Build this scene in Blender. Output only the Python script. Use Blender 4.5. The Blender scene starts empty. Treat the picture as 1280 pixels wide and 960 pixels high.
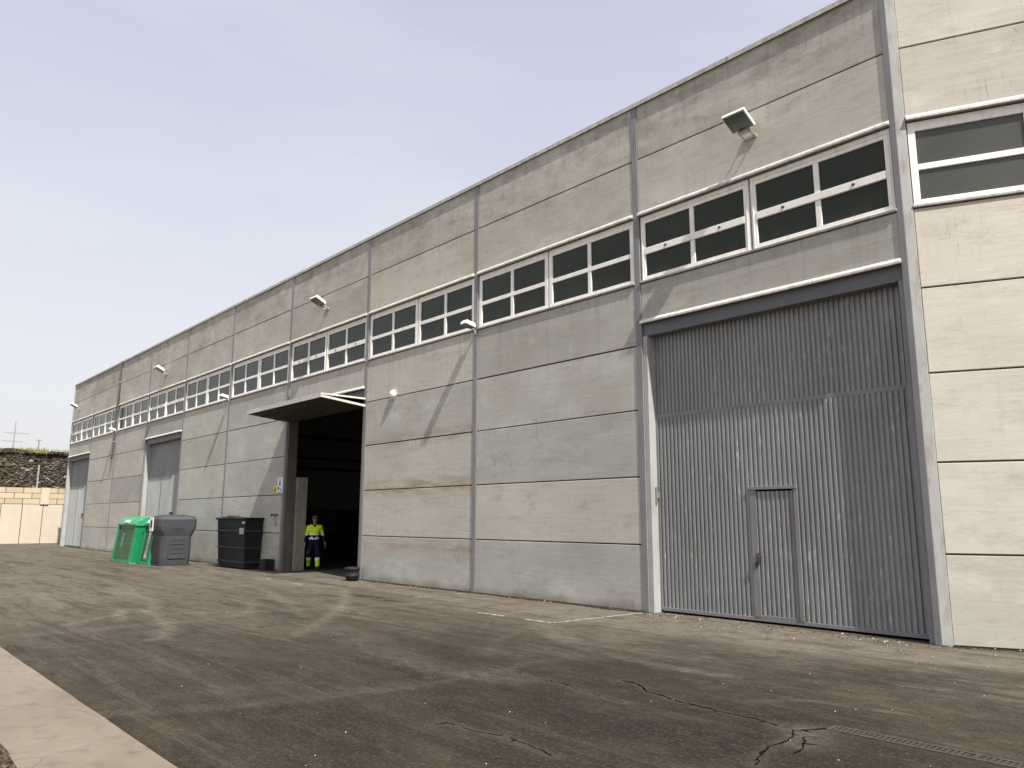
import bpy, math, random
import numpy as np
from mathutils import Vector, Matrix, noise
random.seed(7); rng = np.random.default_rng(7)
S = bpy.context.scene
C = S.collection
R = math.radians

# ------------------------------------------------------------------ camera
FPX, PITCH, ROLL, YAW, CD, CH = 963.6, 0.1748, 0.0029, -0.8408, 11.213, 1.6
fw = Vector((math.sin(YAW)*math.cos(PITCH), math.cos(YAW)*math.cos(PITCH), math.sin(PITCH)))
rt = Vector((math.cos(YAW), -math.sin(YAW), 0)); up = rt.cross(fw)
r2 = rt*math.cos(ROLL) + up*math.sin(ROLL); u2 = -rt*math.sin(ROLL) + up*math.cos(ROLL)
CP = Vector((0, -CD, CH))
cam = bpy.data.cameras.new('camera'); co = bpy.data.objects.new('camera', cam); C.objects.link(co)
m = Matrix((r2, u2, -fw)).transposed().to_4x4(); m.translation = CP; co.matrix_world = m
cam.sensor_width = 36; cam.lens = FPX/1280*36; cam.clip_start = .05; cam.clip_end = 6000
S.camera = co
def ray(x, y):
    return (fw*FPX + r2*(x-640) + u2*(480-y)).normalized()
def G(x, y, z=0.0):
    d = ray(x, y); p = CP + d*((z-CP.z)/d.z); return (p.x, p.y)

# ------------------------------------------------------------------ materials
def lin(c):
    return tuple(((v/255)/12.92 if v/255 <= .04045 else ((v/255+.055)/1.055)**2.4) for v in c)
class NT:
    def __init__(s, name):
        s.m = bpy.data.materials.new(name); s.m.use_nodes = True; s.t = s.m.node_tree
        s.b = s.t.nodes['Principled BSDF']; s._p = None
    def n(s, kind, **kw):
        nd = s.t.nodes.new(kind)
        for k, v in kw.items(): setattr(nd, k, v)
        return nd
    def l(s, a, b): s.t.links.new(a, b)
    def pos(s, scale=(1, 1, 1), loc=(0, 0, 0)):
        if s._p is None: s._p = s.n('ShaderNodeNewGeometry').outputs['Position']
        mp = s.n('ShaderNodeMapping'); mp.inputs['Scale'].default_value = scale; mp.inputs['Location'].default_value = loc
        s.l(s._p, mp.inputs['Vector']); return mp.outputs[0]
    def noise(s, scale=(1, 1, 1), detail=5, rough=.6, loc=(0, 0, 0), dist=0):
        nd = s.n('ShaderNodeTexNoise'); nd.inputs['Scale'].default_value = 1
        nd.inputs['Detail'].default_value = detail; nd.inputs['Roughness'].default_value = rough
        nd.inputs['Distortion'].default_value = dist
        s.l(s.pos(scale, loc), nd.inputs['Vector']); return nd.outputs['Fac']
    def rng(s, v, a, b, c=0, d=1, smooth=False):
        nd = s.n('ShaderNodeMapRange'); nd.clamp = True
        if smooth: nd.interpolation_type = 'SMOOTHSTEP'
        for i, x in enumerate((a, b, c, d)): nd.inputs[i+1].default_value = x
        s.l(v, nd.inputs[0]); return nd.outputs[0]
    def op(s, o, a, b=None, cl=False):
        nd = s.n('ShaderNodeMath', operation=o, use_clamp=cl)
        for i, x in enumerate((a, b)):
            if x is None: continue
            if isinstance(x, (int, float)): nd.inputs[i].default_value = x
            else: s.l(x, nd.inputs[i])
        return nd.outputs[0]
    def mix(s, f, a, b, bt='MIX'):
        nd = s.n('ShaderNodeMix', data_type='RGBA', blend_type=bt)
        if isinstance(f, (int, float)): nd.inputs[0].default_value = f
        else: s.l(f, nd.inputs[0])
        for i, x in ((6, a), (7, b)):
            if isinstance(x, tuple): nd.inputs[i].default_value = (*x[:3], 1)
            else: s.l(x, nd.inputs[i])
        return nd.outputs[2]
    def col(s, c):
        if isinstance(c, tuple): s.b.inputs['Base Color'].default_value = (*c[:3], 1)
        else: s.l(c, s.b.inputs['Base Color'])
    def bump(s, h, strength=.3, dist=.01):
        nd = s.n('ShaderNodeBump'); nd.inputs['Strength'].default_value = strength; nd.inputs['Distance'].default_value = dist
        s.l(h, nd.inputs['Height']); s.l(nd.outputs[0], s.b.inputs['Normal'])
    def rough(s, r, spec=.3, metal=0):
        if isinstance(r, (int, float)): s.b.inputs['Roughness'].default_value = r
        else: s.l(r, s.b.inputs['Roughness'])
        s.b.inputs['Specular IOR Level'].default_value = spec; s.b.inputs['Metallic'].default_value = metal

def paint(name, c, r=.55, spec=.35, var=.12, sc=3, dirt=None, amt=.5, metal=0):
    """plain painted / plastic surface with a slight cloudy variation and optional grime"""
    t = NT(name); n1 = t.noise((sc, sc, sc*.6), 6, .65); f = t.rng(n1, .3, .7)
    a = tuple(v*(1-var) for v in c); b = tuple(min(1, v*(1+var)) for v in c)
    k = t.mix(f, a, b)
    if dirt:
        g = t.rng(t.noise((sc*3, sc*3, sc*.7), 8, .7, (5, 3, 1)), .5, .72, 0, amt); k = t.mix(g, k, dirt)
    t.col(k); t.rough(r, spec, metal); t.bump(t.noise((60, 60, 60), 2), .08, .002); return t.m

def concrete(name, c1, c2, dark, mott=1.0):
    t = NT(name)
    oi = t.n('ShaderNodeObjectInfo').outputs['Random']
    big = t.noise((.45, .45, .8), 5, .6)
    k = t.mix(t.rng(big, .32, .68), c1, c2)
    k = t.mix(t.rng(oi, 0, .5, .5, 0), k, tuple(v*.72 for v in c1))
    k = t.mix(t.rng(oi, .5, 1, 0, .45), k, (c2[0]*1.02, c2[1]*.975, c2[2]*.89))
    # casting streaks running along each panel
    st = t.noise((.9, .9, 16), 6, .7, (3, 1, 2), .3)
    k = t.mix(t.rng(st, .52, .75, 0, .32*mott), k, dark)
    st2 = t.noise((.5, .5, 30), 4, .6, (13, 1, 7))
    k = t.mix(t.rng(st2, .55, .75, 0, .3*mott), k, tuple(min(1, v*1.25) for v in c2))
    # vertical runs
    vs = t.noise((7, 7, .5), 5, .7, (1, 8, 2))
    k = t.mix(t.rng(vs, .58, .78, 0, .35*mott), k, dark)
    # mottled weathering clouds
    cl = t.noise((.9, .9, 2.6), 10, .78, (7, 2, 4), .12)
    k = t.mix(t.rng(cl, .53, .68, 0, .5*mott), k, dark)
    c3 = t.noise((2.2, 2.2, 7), 9, .8, (1, 6, 4), .15)
    k = t.mix(t.rng(c3, .55, .70, 0, .4*mott), k, tuple(v*.85 for v in dark))
    c4 = t.noise((.8, .8, 1.5), 7, .7, (11, 6, 4), .1)
    k = t.mix(t.rng(c4, .54, .68, 0, .5*mott), k, tuple(min(1, v*1.12) for v in c2))
    # sharp little pits and scuffs
    pt = t.noise((9, 9, 17), 4, .75, (2, 2, 2))
    k = t.mix(t.rng(pt, .69, .75, 0, .55), k, tuple(v*.45 for v in dark))
    hc = t.noise((4.5, 4.5, .3), 3, .6, (19, 3, 5)); hm = t.noise((.8, .8, .9), 2, .5, (6, 8, 2))
    hd = t.op('ABSOLUTE', t.op('SUBTRACT', hc, .5))
    k = t.mix(t.op('MULTIPLY', t.rng(hd, 0, .006, 1, 0), t.rng(hm, .56, .66, 0, .6)), k, tuple(v*.5 for v in dark))
    fine = t.noise((45, 45, 60), 3, .7)
    k = t.mix(t.rng(fine, .3, .7, 0, .14), k, tuple(v*.7 for v in dark))
    t._k = k; return t
def finish_conc(t, k):
    t.col(k); t.rough(.92, .15)
    h = t.op('ADD', t.noise((1.5, 1.5, 14), 6, .7), t.op('MULTIPLY', t.noise((40, 40, 50), 3, .7), .35))
    t.bump(h, .35, .006); return t.m
CC1, CC2, CDK = (.42, .407, .357), (.545, .537, .487), (.25, .228, .192)
t = concrete('concrete_panels', CC1, CC2, CDK)
k = t._k
sx = t.n('ShaderNodeSeparateXYZ'); t.l(t.pos(), sx.inputs[0]); X, Y, Z = sx.outputs
# rusty seep marks along two joints of the bay right of the open doorway
inb = t.op('MULTIPLY', t.rng(X, -18.8, -18.4), t.rng(X, -13.9, -13.6, 1, 0))
ns = t.noise((1.2, 1.2, 7), 5, .65, (4, 4, 4))
for z, w, amt in ((3.66, .30, .55), (2.42, .36, .8), (.95, .35, .5)):
    d = t.op('ABSOLUTE', t.op('SUBTRACT', Z, z))
    b = t.rng(d, 0, w, 1, 0, True)
    k = t.mix(t.op('MULTIPLY', t.op('MULTIPLY', b, inb), t.rng(ns, .38, .62, 0, amt)), k, (.30, .20, .125))
dr = t.noise((5.5, 5.5, .22), 6, .75, (2, 9, 1)); dr2 = t.noise((16, 16, .3), 4, .7, (5, 5, 5))
for z, L, a_ in ((6.03, 1.3, .75), (9.68, 1.4, .8), (8.547, .7, .45), (4.838, .6, .4), (3.617, .6, .4), (7.46, -.25, .6)):
    f_ = t.rng(Z, z-L, z, 0, 1) if L > 0 else t.rng(Z, z, z-L, 1, 0)
    g_ = t.op('MULTIPLY', f_, t.rng(Z, z, z+.01, 1, 0) if L > 0 else t.rng(Z, z-.01, z, 0, 1))
    k = t.mix(t.op('MULTIPLY', t.op('MULTIPLY', g_, t.rng(t.op('ADD', t.op('MULTIPLY', dr, .7), t.op('MULTIPLY', dr2, .3)), .50, .60)), a_*.45), k, (.20, .18, .148))
wl = t.noise((3.5, 3.5, .35), 7, .8, (17, 2, 1)); k = t.mix(t.rng(wl, .60, .70, 0, .35), k, (.60, .59, .56))
# patchy brown lichen under the parapet, splash dirt above the yard
up_ = t.op('MULTIPLY', t.rng(Z, 7.6, 9.6), t.rng(t.noise((1.0, 1.0, 1.8), 9, .8, (9, 9, 1), .15), .45, .64, 0, .68))
k = t.mix(up_, k, (.185, .155, .115))
low = t.op('MULTIPLY', t.rng(t.op('ADD', Z, t.rng(t.noise((.7, .7, .7), 4, .6, (1, 5, 9)), .3, .7, -.14, .16)), .0, .2, 1, 0), .6)
k = t.mix(low, k, (.17, .14, .11))
M_CONC = finish_conc(t, k)
t = concrete('concrete_panels_pale', (.445, .425, .38), (.56, .54, .495), (.31, .28, .235), 1.0)
M_CONC2 = finish_conc(t, t._k)
t = concrete('concrete_plain', (.36, .34, .31), (.44, .42, .385), (.25, .23, .2), .8); M_CONC3 = finish_conc(t, t._k)
M_JOINT = paint('joint_mortar_dark', (.10, .085, .07), .95, .1)
M_STEEL = paint('grey_steel_paint', (.205, .208, .208), .5, .4, .1, 2, (.15, .13, .11), .5)
M_STEELD = paint('dark_grey_steel_paint', (.13, .137, .145), .5, .4, .1, 2)
M_JAMB = paint('pale_grey_jamb_paint', (.35, .36, .355), .5, .35, .08, 2, (.2, .17, .14), .5)
M_CORNER = paint('worn_corner_paint', (.36, .36, .355), .6, .3, .12, 2.5, (.20, .13, .08), .75)
M_WHITE = paint('white_window_paint', (.86, .85, .80), .45, .4, .06, 3, (.4, .36, .3), .4)
M_LEDGE = paint('pale_flashing', (.56, .55, .515), .5, .4, .2, 5, (.2, .175, .14), .75)
M_GALV = paint('galvanised', (.42, .42, .41), .4, .5, .15, 6, metal=.3)
M_BLACK = paint('black_rubber', (.018, .018, .018), .7, .3, .3)
M_DKIN = paint('dark_interior', (.36, .37, .365), .9, .1)
M_JIN = paint('shaded_worn_frame', (.135, .13, .115), .7, .2, .15, 3, (.06, .05, .04), .5)  # frame colour darkened for the shade in the doorway, plus grime
M_POST = paint('worn_post_paint', (.30, .285, .24), .7, .2, .15, 4, (.12, .09, .06), .7)
M_UNDER = paint('shaded_leaf_underside', (.05, .046, .036), .8, .15, .2)  # dark colour carries the shade under the raised leaf
M_PIPE = paint('dark_pipe', (.05, .045, .04), .6, .3)
M_GREY_PL = paint('grey_plastic', (.042, .046, .052), .55, .35, .1, 3, (.09, .085, .08), .5)
M_GREEN = paint('green_plastic', (.004, .17, .07), .42, .45, .15, 3, (.02, .13, .06), .6)
M_GREEND = paint('dark_green_panel', (.018, .085, .035), .5, .35, .2, 3, (.09, .12, .07), .7)
M_GREENL = paint('sunlit_green', (.03, .27, .12), .4, .45, .12, 3)  # lighter green puts sunlight on the lids; frames and arms share it
M_BIN = paint('black_bin_plastic', (.008, .011, .013), .5, .3, .25, 4, (.06, .06, .055), .35)
M_STICK = paint('pale_sticker', (.5, .5, .44), .6, .2, .2, 8, (.2, .22, .16), .6)
M_SIGNW = paint('white_sign', (.72, .74, .76), .4, .3, .04)
M_SIGNY = paint('yellow_sign', (.72, .55, .06), .4, .3, .08)
M_SIGNK = paint('sign_black', (.02, .02, .02), .5, .3, .1)
M_SIGNB = paint('sign_blue', (.03, .10, .42), .5, .3, .1)
M_RUST = paint('rusty_iron', (.085, .066, .052), .7, .3, .35, 20)
M_LENS = NT('floodlight_glass'); M_LENS.col((.06, .085, .06)); M_LENS.rough(.12, .6); M_LENS = M_LENS.m

t = NT('window_glass')
k = t.mix(t.rng(t.noise((.8, .8, 1.4), 5, .6), .45, .7, 0, .6), (.014, .015, .012), (.032, .033, .027))
t.b.inputs['Specular Tint'].default_value = (.72, .78, .62, 1); t.col(k); t.rough(t.rng(t.noise((3, 3, 3)), .3, .7, .06, .2), .42); M_GLASS = t.m
M_GLASS2 = paint('grey_window_glass', (.062, .064, .054), .2, .45, .12, 1)  # lighter grey panes for the second facade

# ribbed gate sheet, chalky white scratches running down the ribs
def gate_mat(name, base, scr):
    t = NT(name)
    k = t.mix(t.rng(t.noise((.8, .8, .5), 5, .6), .3, .7), tuple(v*.86 for v in base), tuple(v*1.14 for v in base))
    s1 = t.noise((22, 22, 3.2), 6, .75, (1, 2, 3)); msk = t.rng(t.noise((.7, .7, .55), 4, .6, (3, 3, 8)), .36, .58)
    k = t.mix(t.op('MULTIPLY', t.rng(s1, .57, .66, 0, .9), msk), k, scr)
    s2 = t.noise((30, 30, 2), 5, .7, (6, 2, 3)); k = t.mix(t.rng(s2, .55, .8, 0, .5), k, tuple(v*.55 for v in base))
    t.col(k); t.rough(.5, .4, .15); t.bump(t.noise((25, 25, 8), 4), .15, .003); return t.m
M_GATE = gate_mat('ribbed_gate_sheet', (.25, .255, .256), (.55, .54, .50))
M_GATE2 = gate_mat('pale_gate_sheet', (.345, .365, .37), (.6, .6, .57))

# ------------------------------------------------------------------ mesh helpers
class MB:
    def __init__(s, M=None): s.v = []; s.f = []; s.mi = []; s.M = M; s.cur = 0
    def add(s, vs, fs, mi=None):
        o = len(s.v)
        for p in vs:
            p = Vector(p)
            if s.M is not None: p = s.M @ p
            s.v.append(tuple(p))
        for f in fs: s.f.append([o+i for i in f]); s.mi.append(s.cur if mi is None else mi)
        return s
    def box(s, x0, x1, y0, y1, z0, z1, mi=None):
        vs = [(x, y, z) for z in (z0, z1) for y in (y0, y1) for x in (x0, x1)]
        return s.add(vs, [(0, 2, 3, 1), (4, 5, 7, 6), (0, 1, 5, 4), (2, 6, 7, 3), (0, 4, 6, 2), (1, 3, 7, 5)], mi)
    def prism_x(s, prof, x0, x1, mi=None):      # prof in (y,z)
        n = len(prof); vs = [(x0, y, z) for y, z in prof] + [(x1, y, z) for y, z in prof]
        fs = [tuple(range(n))[::-1], tuple(range(n, 2*n))] + [(i, (i+1) % n, n+(i+1) % n, n+i) for i in range(n)]
        return s.add(vs, fs, mi)
    def prism_z(s, prof, z0, z1, mi=None):
        n = len(prof); vs = [(x, y, z0) for x, y in prof] + [(x, y, z1) for x, y in prof]
        fs = [tuple(range(n))[::-1], tuple(range(n, 2*n))] + [(i, (i+1) % n, n+(i+1) % n, n+i) for i in range(n)]
        return s.add(vs, fs, mi)
    def loft(s, rings, cap=True, mi=None):
        n = len(rings[0]); vs = [p for r in rings for p in r]; fs = []
        for j in range(len(rings)-1):
            for i in range(n): fs.append((j*n+i, j*n+(i+1) % n, (j+1)*n+(i+1) % n, (j+1)*n+i))
        if cap: fs += [tuple(range(n))[::-1], tuple(range((len(rings)-1)*n, len(rings)*n))]
        return s.add(vs, fs, mi)
    def tube(s, pts, r, n=8, mi=None):
        pts = [Vector(p) for p in pts]; rings = []
        for i, p in enumerate(pts):
            d = (pts[min(i+1, len(pts)-1)]-pts[max(i-1, 0)]).normalized()
            a = d.cross(Vector((0, 0, 1)));
            if a.length < .05: a = d.cross(Vector((1, 0, 0)))
            a.normalize(); b = d.cross(a); rr = r[i] if isinstance(r, (list, tuple)) else r
            rings.append([p+a*math.cos(2*math.pi*k/n)*rr+b*math.sin(2*math.pi*k/n)*rr for k in range(n)])
        return s.loft(rings, True, mi)
    def lathe(s, prof, n=20, c=(0, 0, 0), mi=None):   # prof (r,z)
        rings = [[(c[0]+r*math.cos(2*math.pi*k/n), c[1]+r*math.sin(2*math.pi*k/n), c[2]+z) for k in range(n)] for r, z in prof]
        return s.loft(rings, True, mi)
    def build(s, name, mats, parent=None, bevel=0, smooth=False, kind=None):
        me = bpy.data.meshes.new(name); me.from_pydata(s.v, [], s.f)
        if not isinstance(mats, (list, tuple)): mats = [mats]
        for mm in mats: me.materials.append(mm)
        me.polygons.foreach_set('material_index', s.mi)
        if smooth: me.polygons.foreach_set('use_smooth', [True]*len(s.f))
        me.update()
        o = bpy.data.objects.new(name, me); C.objects.link(o)
        if parent is not None: o.parent = parent
        if bevel:
            b = o.modifiers.new('bevel', 'BEVEL'); b.width = bevel; b.segments = 2; b.limit_method = 'ANGLE'
        if kind: o['kind'] = kind
        return o
def tag(o, label, cat, group=None):
    o['label'] = label; o['category'] = cat
    if group: o['group'] = group
    return o
def empty(name, loc=(0, 0, 0), rz=0):
    o = bpy.data.objects.new(name, None); C.objects.link(o); o.location = loc; o.rotation_euler = (0, 0, rz); o.empty_display_size = .2
    return o
def copy_tree(o, parent=None):
    c = o.copy(); C.objects.link(c); c.parent = parent
    for ch in [x for x in list(C.objects) if x.parent == o]: copy_tree(ch, c)
    return c

# ------------------------------------------------------------------ warehouse
X0, B = -52.80, 4.8733
PX = [X0+i*B for i in range(11)]
LV = [0, 1.17, 2.386, 3.617, 4.838, 6.022, 7.40, 8.547, 9.678]
TH = .4283
W = tag(empty('warehouse', (0, 0, 0)), 'long grey precast concrete warehouse with ribbon windows and four tall gate bays', 'building')
T2 = Matrix.Translation((PX[10], 0, 0)) @ Matrix.Rotation(TH, 4, 'Z')

def panel(M, x0, x1, z0, z1, mat, g=.012):
    b = MB(M)
    j = [random.uniform(-.003, .003) for _ in range(3)]
    b.box(x0+j[0], x1+j[1], j[2], .20, z0+g, z1-g)
    p = b.build('concrete_panel', mat, W, bevel=.008)
    return p
def core(M, x0, x1, z0, z1):          # mortar set back in the joints
    MB(M).box(x0, x1, .035, .17, z0, z1).build('joint_filler', M_JOINT, W)

def window(M, x0, x1, thick, one=False):
    zb, zt = 6.035, 7.345
    y0, y1 = .015, .075
    f = MB(M)
    fr = .095; rail = .062 if thick else .044; cx = (x0+x1)/2; mu = .044
    zr = 6.645
    f.box(x0, x0+fr, y0, y1, zb, zt); f.box(x1-fr, x1, y0, y1, zb, zt)
    f.box(x0+fr, x1-fr, y0, y1, zb, zb+.115); f.box(x0+fr, x1-fr, y0, y1, zt-.14, zt)
    f.box(x0+fr, x1-fr, y0-(.012 if thick else 0), y1, zr-rail, zr+rail)
    zc = [(zb+.115, zr-rail), (zr+rail, zt-.14)]
    if not one:
        for a, c in zc: f.box(cx-mu, cx+mu, y0+.003, y1, a, c)
    if thick:   # raised casement edges
        f.box(x0+.03, x0+.05, y0-.012, y0, zb+.02, zt-.03); f.box(x1-.05, x1-.03, y0-.012, y0, zb+.02, zt-.03)
        f.box(x0+.05, x1-.05, y0-.012, y0, zt-.075, zt-.05)
    # projecting sill below the frame
    f.prism_x([(y1, zb-.002), (-.035, zb-.004), (-.04, zb+.03), (y0, zb+.045), (y1, zb+.045)], x0-.02, x1+.02, 1)
    w = f.build('window', [M_WHITE, M_LEDGE], W, bevel=.004)
    p = MB(M)
    xs = [(x0+fr, x1-fr)] if one else [(x0+fr, cx-mu), (cx+mu, x1-fr)]
    for a, c in zc:
        for q, r in xs: p.box(q-.004, r+.004, y0+.032, y0+.04, a-.004, c+.004)
    p.build('pane', M_GLASS2 if one else M_GLASS, w)
    if thick:
        for q in ((x0+cx)/2, (x1+cx)/2):
            MB(M).box(q-.022, q+.022, y0-.034, y0-.012, zr-.014, zr+.014).build('latch', M_RUST, w)
    return w
def ledge(M, x0, x1, z, d=.075):
    MB(M).prism_x([(0.05, z+.085), (-.012, z+.08), (-d, z+.02), (-d, z-.012), (-d+.012, z-.012), (-d+.012, z+.004), (.05, z+.004)], x0, x1).build('window_ledge' if z > 6 else 'gate_ledge', M_LEDGE, W)

def corr(M, x0, x1, z0, z1, y, per=.083, dep=.028):
    b = MB(M); n = max(1, round((x1-x0)/per)); per = (x1-x0)/n; pts = []
    for i in range(n):
        a = x0+i*per; pts += [(a, y), (a+per*.30, y), (a+per*.42, y-dep), (a+per*.86, y-dep)]
    pts.append((x1, y)); vs = [(px, py, z0) for px, py in pts]+[(px, py, z1) for px, py in pts]; k = len(pts)
    b.add(vs, [(i, i+1, k+i+1, k+i) for i in range(k-1)])
    return b
def handle(parent, x, z, y):
    h = MB(); h.box(x-.025, x+.025, y-.012, y, z-.11, z+.07); h.tube([(x, y-.01, z+.02), (x, y-.035, z+.02), (x+.10, y-.038, z+.015)], .010, 8)
    h.tube([(x, y-.01, z-.06), (x, y-.025, z-.06)], .016, 10); h.box(x-.05, x-.03, y-.03, y-.002, z-.16, z-.08)
    h.build('handle', M_RUST, parent)
def steelwork(a, c, jm=None):
    """beam and jambs that line a gate opening"""
    MB().box(a, c, .035, .30, 5.0, 5.235).build('gate_beam', M_STEELD, W, bevel=.006)
    MB().box(a-.002, a+.10, .012, .34, 0, 5.0).build('gate_jamb', jm or M_JAMB, W, bevel=.006)
    MB().box(c-.08, c+.002, .012, .34, 0, 5.0).build('gate_jamb', M_STEEL, W, bevel=.006)
    ledge(None, a, c, 5.245)
RY = .23
def gate(a, c, mat, wicket):
    steelwork(a, c)
    a += .10; c -= .08
    corr(None, a, c, 3.53, 5.0, RY+.03).build('upper_gate_leaf', mat if wicket else M_GATE, W)
    g = MB(); g.box(a, c, RY-.012, RY+.04, 3.455, 3.53)
    g.build('gate_rail', M_STEEL, W, bevel=.004)
    low = MB()
    for q in ([(a+.05, c-.04, 0)] if not wicket else []):
        low = corr(None, a+.05, c-.04, .09, 3.455, RY)
    if wicket:
        wx0, wx1, wz = -6.86, -6.12, 2.10
        for q, r, z in ((a+.05, wx0-.05, .09), (wx0-.05, wx1+.05, wz+.05), (wx1+.05, c-.04, .09)):
            t_ = corr(None, q, r, z, 3.455, RY); low.add(t_.v, t_.f)
    lg = low.build('gate_leaf', mat, W)
    fr = MB(); fr.box(a, a+.05, RY-.035, RY+.03, .05, 3.455); fr.box(c-.04, c, RY-.035, RY+.03, .05, 3.455); fr.box(a+.05, c-.04, RY-.035, RY+.02, .035, .092)
    fr.build('leaf_frame', M_STEEL, lg, bevel=.004)
    if wicket:
        d = corr(None, wx0+.07, wx1-.02, .13, wz-.03, RY-.004).build('wicket_door', mat, W)
        f2 = MB(); f2.box(wx0-.05, wx0+.07, RY-.04, RY+.01, .093, wz+.0); f2.box(wx1-.02, wx1+.05, RY-.04, RY+.01, .093, wz)
        f2.box(wx0-.05, wx1+.05, RY-.055, RY+.01, wz, wz+.055); f2.box(wx0+.07, wx1-.02, RY-.035, RY+.01, .093, .13)
        f2.build('door_frame', M_STEEL, d, bevel=.004)
        MB().box(wx1-.035, wx1-.02, RY-.046, RY-.038, .1, wz-.01).build('door_gap', M_JOINT, d)
        handle(d, wx0+.06, 1.02, RY-.04)
        MB().tube([(a+.02, RY-.09, 1.9), (a+.02, RY-.09, 2.2)], .018).box(a, a+.04, RY-.09, RY-.03, 2.0, 2.1).build('latch_bolt', M_STEEL, lg)
    else:
        h = MB(); h.box((a+c)/2+1.0, (a+c)/2+1.35, RY-.05, RY-.03, 1.78, 1.9); h.build('pull_slot', M_SIGNK, lg)
        MB().box(a+1.9, a+1.93, RY-.045, RY-.03, .09, 3.45).build('leaf_seam', M_STEELD, lg)

for i in range(10):
    a, c = PX[i]+.07, PX[i+1]-.07
    if i == 9: c = PX[10]-.09
    opening = i % 3 == 0
    mat = M_CONC
    if opening: panel(None, a, c, 5.235, LV[5], mat); core(None, a, c, 5.33, 5.9)
    else:
        for k_ in range(5): panel(None, a, c, LV[k_], LV[k_+1], mat)
        core(None, a, c, 0, LV[5]-.05)
    for k_ in (6, 7): panel(None, a, c, LV[k_]+(.03 if k_ == 6 else 0), LV[k_+1], mat)
    core(None, a, c, 7.5, 9.5)
    ledge(None, a, c, 7.375)
    mid = (a+c)/2
    window(None, a+.02, mid-.02, opening); window(None, mid+.02, c-.02, opening)
    MB().box(a, c, .09, .16, 6.0, 7.42).build('window_reveal', M_DKIN, W)
for i in (0, 3, 9): gate(PX[i]+.07, PX[i+1]-(.09 if i == 9 else .07), M_GATE if i == 9 else M_GATE2, i == 9)
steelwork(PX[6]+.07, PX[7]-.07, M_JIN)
for i in range(10):
    MB().box(PX[i]-.067 if i else PX[0]-.06, PX[i]+.067, -.014 if i else -.02, .30, 0, LV[8]+.01).build('pilaster', M_STEEL if i else M_JAMB, W, bevel=.006)
# folded corner column: one face on each facade
cx = PX[10]; nx, ny = math.sin(TH), -math.cos(TH); tx, ty = math.cos(TH), math.sin(TH); e = .018
MB().prism_z([(cx-.09, -e), (cx, -e-.001), (cx+tx*.12+nx*e, ty*.12+ny*e), (cx+tx*.12-nx*.22, ty*.12-ny*.22), (cx-.09, .30)], 0, LV[8]+.01).build('corner_column', M_CORNER, W, bevel=.008)
MB().box(cx-.092, cx-.004, -.021, .31, 0, LV[8]+.012).build('corner_main_face', M_STEEL, W, bevel=.005)  # main-facade side of the column, in a darker grey
# second facade, turned away by 24.5 degrees
for i in range(4):
    a, c = i*B+(.125 if i == 0 else .07), (i+1)*B-.07
    for k_ in range(5): panel(T2, a, c, LV[k_], LV[k_+1], M_CONC2)
    core(T2, a, c, 0, LV[5]-.05)
    for k_ in (6, 7): panel(T2, a, c, LV[k_]+(.03 if k_ == 6 else 0), LV[k_+1], M_CONC2)
    core(T2, a, c, 7.5, 9.5); ledge(T2, a, c, 7.375)
    n = 3; q = (c-a)/n
    for s_ in range(n): window(T2, a+s_*q+.012, a+(s_+1)*q-.012, False, True)
    MB(T2).box(a, c, .09, .16, 6.0, 7.42).build('window_reveal', M_DKIN, W)
    MB(T2).box((i+1)*B-.067, (i+1)*B+.067, -.014, .3, 0, LV[8]+.01).build('pilaster', M_STEEL, W, bevel=.006)
# parapet capping
MB().prism_x([(-.045, 9.655), (-.05, 9.735), (.25, 9.76), (.25, 9.68), (-.03, 9.68), (-.03, 9.655)], X0-.08, PX[10]+.03).build('parapet_capping', M_LEDGE, W)
MB(T2).prism_x([(-.045, 9.655), (-.05, 9.735), (.25, 9.76), (.25, 9.68), (-.03, 9.68), (-.03, 9.655)], .02, 4*B+.1).build('parapet_capping', M_LEDGE, W)
# closing walls and roof
e2 = T2 @ Vector((4*B, .2, 0))
MB().box(X0-.05, X0+.15, .302, 30, 0, 9.65).build('end_wall', M_CONC3, W)
MB().box(X0-.05, e2.x, 30, 30.2, 0, 9.65).build('rear_wall', M_CONC3, W)
MB().box(e2.x-.2, e2.x, e2.y+.2, 30, 0, 9.65).build('end_wall', M_CONC3, W)
c2 = T2 @ Vector((0.3, .25, 0))
MB().prism_z([(X0+.15, .25), (PX[10]+.02, .25), (c2.x, c2.y), (e2.x-.2, e2.y+.1), (e2.x-.2, 29.99), (X0+.15, 29.99)], 9.0, 9.2).build('roof', M_CONC3, W)
# inner cross walls with rails, seen through the open doorway
b = MB(); b.box(-33.3, -33.1, .45, 29.9, 0, 8.99)
b.build('partition_wall', M_DKIN, W)
b = MB()
for z in (3.93, 4.41, 5.37): b.box(-33.1, -32.9, .5, 29.8, z-.06, z+.06)
for y in (4.5, 9.5, 14.5, 19.5): b.box(-33.1, -32.88, y, y+.25, 0, 8.9)
b.build('wall_rail', M_BLACK, W)
MB().box(-13.9, -13.7, .45, 29.9, 0, 8.99).build('partition_wall', M_DKIN, W)
MB().box(-33.1, -13.9, 16, 16.2, 0, 8.99).build('partition_wall', M_DKIN, W)
# door post standing inside the opening on the left
MB().box(-23.46, -23.30, .36, .72, 0, 2.95).build('door_post', M_POST, W, bevel=.01)
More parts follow.
